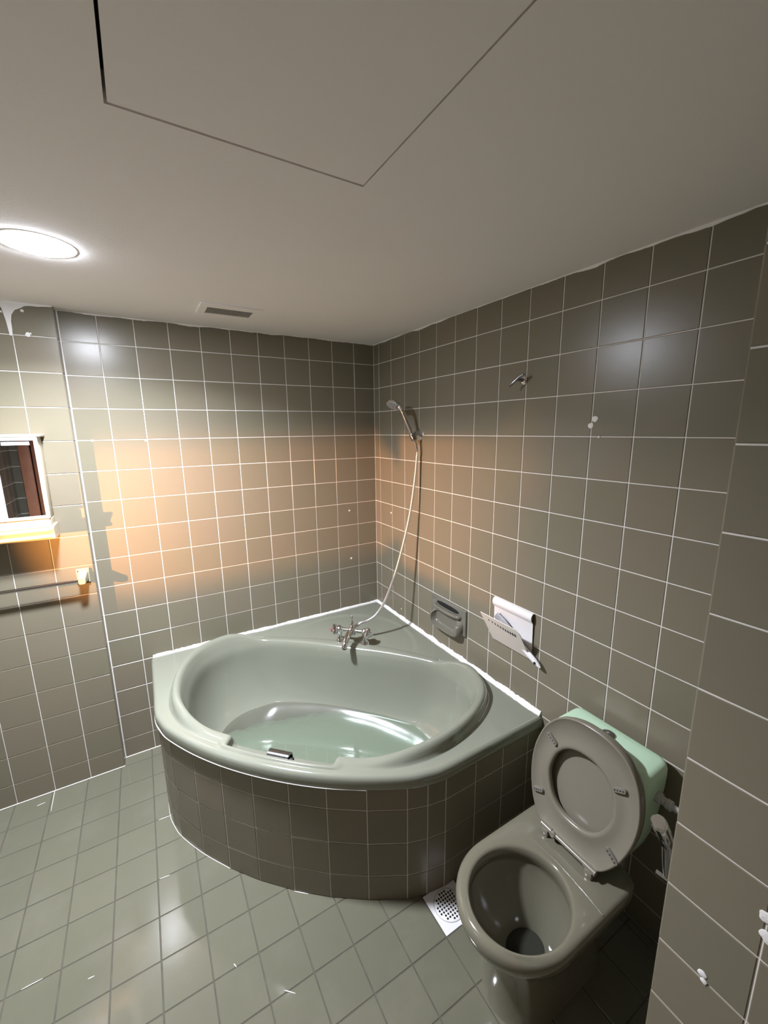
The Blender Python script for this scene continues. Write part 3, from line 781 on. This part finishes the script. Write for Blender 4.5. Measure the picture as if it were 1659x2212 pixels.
# cistern: lofted rounded box
def rrect(x0, x1, y0, y1, z, r, n=7):
    pts = []
    for cx, cy, a0 in ((x1 - r, y1 - r, 0), (x0 + r, y1 - r, 90), (x0 + r, y0 + r, 180), (x1 - r, y0 + r, 270)):
        for k in range(n):
            a = math.radians(a0 + 90 * k / (n - 1)); pts.append(V3((cx + r * math.cos(a), cy + r * math.sin(a), z)))
    return pts
c0x, c1x, c0y, c1y = -.182, -.024, -1.962, -1.626
rs = [rrect(c0x + .045, c1x - .004, c0y + .052, c1y - .052, .400, .025), rrect(c0x + .030, c1x, c0y + .040, c1y - .040, .408, .030), rrect(c0x + .020, c1x, c0y + .026, c1y - .026, .46, .034), rrect(c0x + .008, c1x, c0y + .010, c1y - .010, .56, .036), rrect(c0x + .002, c1x, c0y + .002, c1y - .002, .66, .036), rrect(c0x, c1x, c0y, c1y, .705, .036),
      rrect(c0x + .001, c1x, c0y + .001, c1y - .001, .722, .035), rrect(c0x + .006, c1x - .003, c0y + .005, c1y - .005, .734, .032), rrect(c0x + .014, c1x - .008, c0y + .012, c1y - .012, .7415, .028), rrect(c0x + .026, c1x - .016, c0y + .022, c1y - .022, .7445, .022), rrect(c0x + .05, c1x - .04, c0y + .05, c1y - .05, .7455, .012)]
mb = MB(); mb.rings(rs, True, True, True); cis = mb.build('cistern', 'mint', toi, 70); cis['label'] = 'mint green cistern'
MB().lathe([(.0235, 0), (.024, .003), (.021, .007), (.012, .0105), (.002, .012)], (-.090, -1.786, .7440), (0, 0, 1)).build('flush_button', 'darkmetal', cis, 50)
MB().lathe([(.018, -.002), (.018, .014), (.013, .016), (.013, .028), (.016, .030), (.016, .044), (.010, .046), (.010, .12)], (-.10, c0y + .002, .652), (0, -1, 0), 20).build('inlet_valve', 'pipe', cis, 40)

# seat and lid folded up against the cistern
TH = math.radians(14); so0 = V3((-.306, TY + .003, .424))
ev, ew, en = V3((0, 1, 0)), V3((math.sin(TH), 0, math.cos(TH))), V3((-math.cos(TH), 0, math.sin(TH)))
def S(v, w_, n=0.0): return so0 + ev * v + ew * w_ + en * n
sh = [(0, .006), (.085, .006), (.112, .014), (.135, .040), (.160, .085), (.180, .150), (.187, .215), (.180, .275), (.158, .335), (.115, .385), (.06, .409), (0, .415)]
so_out = spline([(a, b, 0) for a, b in sh] + [(-a, b, 0) for a, b in reversed(sh[1:-1])], 6, True)
ih = [(0, .088), (.05, .096), (.085, .125), (.108, .175), (.110, .215), (.098, .260), (.070, .295), (.035, .312), (0, .316)]
so_in0 = spline([(a, b, 0) for a, b in ih] + [(-a, b, 0) for a, b in reversed(ih[1:-1])], 8, True)
SC = (0.0, .208)
def pol2(poly, th): return polar([(p[0], p[1]) for p in poly], SC[0], SC[1], th)
NS = 120; tS = [2 * math.pi * k / NS for k in range(NS)]
ro_ = [pol2(so_out, t) for t in tS]; ri_ = [pol2(so_in0, t) for t in tS]
def sring(f, n): return [S(SC[0] + f(k) * math.cos(t), SC[1] + f(k) * math.sin(t), n(k) if callable(n) else n) for k, t in enumerate(tS)]
rs = [sring(lambda k: ro_[k], -.020), sring(lambda k: ro_[k], -.004), sring(lambda k: ro_[k] - .002, 0), sring(lambda k: ro_[k] - .006, .0005), sring(lambda k: ro_[k] - .008, -.0025), sring(lambda k: ri_[k] + .026, -.003), sring(lambda k: ri_[k] + .014, .001), sring(lambda k: ri_[k] + .005, .0005), sring(lambda k: ri_[k] + .001, -.003), sring(lambda k: ri_[k], -.008), sring(lambda k: ri_[k] + .002, -.020)]
mb = MB(); mb.rings(rs + [rs[0]], True); seat = mb.build('seat', 'seat', toi, 70)
rs = [sring(lambda k: ro_[k] - .008, -.044), sring(lambda k: ro_[k] - .004, -.040), sring(lambda k: ro_[k] - .002, -.026), sring(lambda k: ro_[k] - .004, -.023), sring(lambda k: ro_[k] - .008, -.034), sring(lambda k: ro_[k] * .5, -.034)]
mb = MB(); mb.rings(rs, True, True, True); mb.build('lid', 'seat', toi, 60)
for (ya_, wa_), (yb_, wb_) in (((-1.655, .309), (-1.695, .286)), ((-1.651, .093), (-1.686, .109)), ((-1.899, .283), (-1.935, .301)), ((-1.920, .106), (-1.959, .084))):
    a = V3((ya_ - TY - .003, wa_, 0)); b = V3((yb_ - TY - .003, wb_, 0)); L = (b - a).length; u = (b - a).normalized(); q = V3((-u.y, u.x, 0)); c = (a + b) / 2
    def stad(hl, r, n):
        out = []
        for k in range(20):
            ang = 2 * math.pi * k / 20; p = c + u * (math.copysign(hl, math.cos(ang)) + r * math.cos(ang)) + q * (r * math.sin(ang)); out.append(S(p.x, p.y, n))
        return out
    mb = MB(); mb.rings([stad(L / 2 - .006, .0075, -.004), stad(L / 2 - .006, .0072, .006), stad(L / 2 - .006, .006, .0075)], True, True, True); bmp = mb.build('bumper', 'bumper', seat, 50)
    mb = MB()
    for i in range(4):
        p = c + u * ((i - 1.5) * L * .22); mb.lathe([(.0024, .0070), (.0024, .0079)], S(p.x, p.y, 0), en, 10)
    mb.build('bumper_holes', 'dark', bmp)['kind'] = 'stuff'
for y in (-1.728, -1.890):
    hg = MB().box((so0.x - .013, y - .013, .4005), (so0.x + .016, y + .013, .428), .004, 2).build('hinge', 'seat', toi, 40)
    MB().tube([(so0.x, y - .020, .430), (so0.x, y + .020, .430)], .0095, 14).build('hinge_pin', 'seat', hg, 40)
MB().tube([(so0.x, -1.748, .430), (so0.x, -1.875, .430)], .0075, 14).build('hinge_rod', 'seat', toi, 40)
MB().lathe([(.011, 0), (.012, .004), (.008, .008)], (-.31, -1.757, .430), (-1, 0, .3), 16).build('hinge_knob', 'seat', toi, 40)

# ------------------------------------------------------------------ bidet spray hanging beside the toilet
bs = empty('bidet_spray', (-.42, -2.11, .70)); tag(bs, 'chrome bidet hand spray hanging behind the projecting wall', 'bidet spray')
def at_y(u, v, y):
    dv = FW + RT * ((u - 829.5) / 887.045) - UP * ((v - 1106) / 887.045); return CP + dv * ((y - CP.y) / dv.y)
a0, a1, a2 = at_y(1423, 1776, -2.10), at_y(1443, 1822, -2.105), at_y(1443, 1893, -2.115)
MB().tube([a0 + (a0 - a1).normalized() * .003, a0, a0.lerp(a1, .1), a0.lerp(a1, .9), a1], [.0150, .0175, .0180, .0180, .0165], 20).build('spray_head', 'chrome', bs, 40)
MB().tube([a1 + (a1 - a0).normalized() * -.012, a1.lerp(a2, .15), a1.lerp(a2, .5), a2], [.0120, .0135, .0130, .0115], 18).build('grip', 'darkmetal', bs, 40)
hc2 = empty('spray_bracket', (a2.x, PY, a2.z)); tag(hc2, 'small bracket on the tiles holding the bidet spray', 'bracket')
MB().box((a2.x - .018, PY, a2.z - .012), (a2.x + .018, PY + .008, a2.z + .03), .003).build('plate', 'chrome', hc2, 40)
MB().tube([(a2.x - .004, PY + .006, a2.z), (a2.x - .010, a2.y + .022, a2.z - .002)], .005, 10).build('arm', 'chrome', hc2, 40)

# ------------------------------------------------------------------ floor drain in its tile cell
x0, x1, y0, y1 = DRAIN
gdr = empty('floor_drain', ((x0 + x1) / 2, (y0 + y1) / 2, 0)); tag(gdr, 'white square floor drain with round perforated grate', 'floor drain')
dcx, dcy = (x0 + x1) / 2, (y0 + y1) / 2
MB().box((x0 + .002, y0 + .002, -GB), (x1 - .002, y1 - .002, .0012), .001, 1).build('frame', 'white', gdr)
gr_ = MB().lathe([(.057, .0010), (.057, .0022), (.055, .0030), (.002, .0030)], (dcx, dcy, 0), (0, 0, 1), 40).build('grate', 'white', gdr, 40)
hx = MB().lathe([(.004, .0031), (.004, .0033)], (0, 0, 0), (0, 0, 1), 10)
hm = bpy.data.meshes.new('drain_hole'); hm.from_pydata([tuple(v) for v in hx.v], [], hx.f); hm.materials.append(M['dark'])
for i in range(-4, 5):
    for j in range(-4, 5):
        if math.hypot(i, j) < 4.3:
            o = bpy.data.objects.new('drain_hole', hm); link(o, gr_); o.location = (i * .0115, j * .0115, 0)
MB().tube([V3((dcx, dcy, 0)) + V3((.0585 * math.cos(a), .0585 * math.sin(a), .0012)) for a in [2 * math.pi * k / 48 for k in range(49)]], .0009, 6).build('grate_seam', 'grey', gdr)

# ------------------------------------------------------------------ ceiling downlight and vent
LX, LY = -1.577, -.812; LZ = ceil_z(LX, LY)
dl = empty('ceiling_light', (LX, LY, LZ)); tag(dl, 'round glowing white downlight in the ceiling', 'ceiling light')
MB().lathe([(.097, -.001), (.097, .0008), (.094, .0015), (.088, .0015)], (LX, LY, LZ), (0, 0, -1), 48).build('trim_ring', 'ceil', dl, 40)
MB().lathe([(.088, .0005), (.087, .002), (.080, .0045), (.055, .006), (.002, .0065)], (LX, LY, LZ), (0, 0, -1), 48).build('diffuser', 'lamp', dl, 60)

la = bpy.data.lights.new('downlight_beam', 'AREA'); la.shape = 'DISK'; la.size = .16; la.energy = LAMP_W; la.color = LAMP_COOL; la.spread = math.radians(148)
lb = bpy.data.objects.new('downlight_beam', la); link(lb, dl); lb.location = (0, 0, -.0085)
vx0, vx1, vy0, vy1 = -1.092, -.826, -.460, -.276
ve = empty('ceiling_vent', ((vx0 + vx1) / 2, (vy0 + vy1) / 2, ceil_z(-.96, -.37))); tag(ve, 'small white louvred vent in the ceiling', 'vent')
VZ = ceil_z(-.96, -.37)
ix0, ix1, iy0, iy1 = vx0 + .032, vx1 - .036, vy0 + .050, vy1 - .028
mb = MB().box((vx0, vy0, VZ - .007), (vx1, iy0, VZ + .004)).box((vx0, iy1, VZ - .007), (vx1, vy1, VZ + .004)).box((vx0, iy0, VZ - .007), (ix0, iy1, VZ + .004)).box((ix1, iy0, VZ - .007), (vx1, iy1, VZ + .004))
mb.build('frame', 'ceil', ve)
MB().box((ix0 - .002, iy0 - .002, VZ - .0012), (ix1 + .002, iy1 + .002, VZ - .0004)).build('vent_void', 'dark', ve)
ns = 7
for i in range(ns):
    y = iy0 + (iy1 - iy0) * (i + .5) / ns
    MB().prism([(ix0, y - .0060, VZ - .0065), (ix0, y - .0045, VZ - .0070), (ix0, y + .0055, VZ - .0020), (ix0, y + .0040, VZ - .0015)], (1, 0, 0), ix1 - ix0).build('slat', 'ceil', ve)

# ------------------------------------------------------------------ mirror cabinet on the pier
CXR, CXL, CYF = -1.760, -2.21, -.177
cab = empty('mirror_cabinet', ((CXR + CXL) / 2, PILY, 1.34)); tag(cab, 'white and cream plastic mirror cabinet hung on the pier', 'cabinet')
MB().box((CXL, CYF + .016, 1.425), (CXR - .002, PILY, 1.785), .004).build('body', 'cream', cab, 40)
MB().box((CXL - .006, CYF - .002, 1.783), (CXR + .012, PILY, 1.796), .005, 3).build('top_cap', 'cream', cab, 40)
def dframe(name, xa, xb, za, zb, b, y0, y1):
    mb = MB()
    for lo, hi in (((xa, za), (xb, za + b)), ((xa, zb - b), (xb, zb)), ((xa, za + b), (xa + b, zb - b)), ((xb - b, za + b), (xb, zb - b))):
        mb.box((lo[0], y0, lo[1]), (hi[0], y1, hi[1]), .002, 1)
    return mb
dor = dframe('door', -1.916, CXR, 1.428, 1.782, .0135, CYF, CYF + .014).build('door', 'white', cab, 30)
MB().box((-1.904, CYF + .006, 1.440), (CXR - .012, CYF + .010, 1.770)).build('mirror', 'mirror', dor)
MB().box((-1.880, CYF + .0045, 1.750), (-1.788, CYF + .0065, 1.764), .0005, 1).build('sticker', 'white', dor)
dor2 = dframe('door', CXL, -1.916, 1.428, 1.782, .0135, CYF, CYF + .014).build('door', 'white', cab, 30)
MB().box((CXL + .012, CYF + .004, 1.440), (-1.928, CYF + .010, 1.770)).build('embossed_panel', 'relief', dor2)
MB().box((CXL, CYF + .004, 1.386), (CXR - .002, PILY, 1.426), .006, 3).build('lower_rail', 'cream', cab, 40)
prof = [(CYF + .010, 1.386), (CYF - .012, 1.384), (CYF - .018, 1.377), (CYF - .012, 1.366), (CYF - .006, 1.356), (CYF - .012, 1.345), (CYF - .008, 1.339), (CYF + .010, 1.338), (PILY, 1.338), (PILY, 1.386)]
mb = MB(); mb.rings([[V3((x, y, z)) for y, z in prof] for x in (CXL, CXR - .004)], True, True, True); mb.build('towel_tray', 'cream', cab, 30)
mb = MB(); mb.rings([[V3((x, y - .003, z + (.004 if z > 1.36 else -.004))) for y, z in prof] for x in (CXR - .006, CXR + .008)], True, True, True); mb.build('tray_end', 'cream', cab, 30)

# ------------------------------------------------------------------ towel rail
trl = empty('towel_rail', (-1.95, PILY, 1.11)); tag(trl, 'chrome towel rail on beige ceramic brackets below the cabinet', 'towel rail')
MB().tube([(-2.24, -.128, 1.106), (-1.694, -.128, 1.106)], .0085, 16).build('rail', 'chrome', trl, 40)
for xb in (-1.690, -2.244):
    mb = MB()
    mb.prism([(xb - .026, PILY - .012, 1.080), (xb - .026, PILY, 1.078), (xb - .026, PILY, 1.148), (xb - .026, PILY - .012, 1.146)], (1, 0, 0), .052)
    rs = [rrect(-.022, .022, -.028, .028, 0, .010), rrect(-.018, .018, -.024, .024, 0, .010), rrect(-.016, .016, -.018, .018, 0, .010), rrect(-.014, .014, -.014, .014, 0, .008)]
    out = []
    for r_, (yy, zz) in zip(rs, ((PILY - .010, 1.112), (PILY - .030, 1.110), (PILY - .060, 1.106), (PILY - .078, 1.105))):
        out.append([V3((xb + p.x, yy, zz + p.y)) for p in r_])
    mb.rings(out, True, True, True)
    bk = mb.build('bracket', 'bracket', trl, 40)
    MB().lathe([(.0035, 0), (.0035, .0006)], (xb - .018, PILY - .0124, 1.138), (0, -1, 0), 10).build('screw_hole', 'dark', bk)

# ------------------------------------------------------------------ unseen warm lamp; bar housing and slot made up to shape its light
SP = V3((-2.30, -.70, 1.345)); ad = (V3((-.50, 0, 1.34)) - SP).normalized()
bx0, bx1, by0, by1 = XL, -2.07, -.742, -.660
sl = .0238
wl_ = empty('wall_lamp', (XL, -.70, 1.345)); tag(wl_, 'unseen warm lamp, dark slotted housing added to shape its light', 'wall lamp')
mb = MB().box((bx0, by0, 1.30), (-2.20, by0 + .004, 1.39)).box((bx0, by0, 1.386), (bx1, by1, 1.39)).box((bx0, by0, 1.30), (bx1, by1, 1.304))
mb.box((bx0, by1 - .0015, 1.345 + sl), (bx1, by1, 1.39)).box((bx0, by1 - .0015, 1.30), (bx1, by1, 1.345 - sl))
mb.build('housing', 'lampblack', wl_)
MB().tube([(XL + .01, -.722, 1.345), (-2.33, -.722, 1.345)], .007, 12).build('bulb', 'bulb', wl_, 60)
ld = bpy.data.lights.new('warm_spot', 'SPOT'); ld.energy = WARM_W; ld.color = WARM; ld.spot_size = math.radians(81); ld.spot_blend = .9; ld.shadow_soft_size = .005
lo = bpy.data.objects.new('warm_spot', ld); link(lo, wl_)
mm = ad.to_track_quat('-Z', 'Y').to_matrix().to_4x4(); mm.translation = SP - parent_loc(wl_); lo.matrix_local = mm

# ------------------------------------------------------------------ thin joint lines: under the tub lip, at the foot of the walls, and chips of grout on the floor
lipline = [p + V3((0, 0, .5125)) for p in offset_path(APR, .0082)]
MB().tube(spline([tuple(p) for p in lipline[3:13]], 6), .0020, 8).build('sealant', 'plaster', tub, 80)
foot = [p + V3((0, 0, .0008)) for p in offset_path(APR, .0006)]
MB().tube(spline([tuple(p) for p in foot[3:9]], 6), .0013, 8).build('sealant', 'grout', tub, 80)
MB().tube([(XL, PILY - .0005, .0010), (PILX + .004, PILY - .0005, .0010)], .0030, 8).build('joint_line', 'grout', wp, 80)
MB().tube([(PILX + .006, -.0005, .0010), (-1.452, -.0005, .0010)], .0030, 8).build('joint_line', 'grout', wb, 80)
def on_floor(u, v):
    dv = FW + RT * ((u - 829.5) / 887.045) - UP * ((v - 1106) / 887.045); return CP + dv * (-CP.z / dv.z)
for (ua, va), (ub, vb) in (((345, 1899), (367, 1890)), ((636, 1925), (666, 1931)), ((343, 1771), (369, 1761)), ((80, 1741), (98, 1733)), ((46, 2138), (92, 2114)), ((190, 2115), (204, 2108)), ((614, 2139), (638, 2146)), ((505, 2082), (511, 2089)), ((120, 1700), (110, 1752))):
    a, b = on_floor(ua, va), on_floor(ub, vb)
    MB().tube([a, a.lerp(b, .3), a.lerp(b, .7), b], [.0008, .0016, .0014, .0008], 6).build('grout_chip', 'plaster', fl, 60)
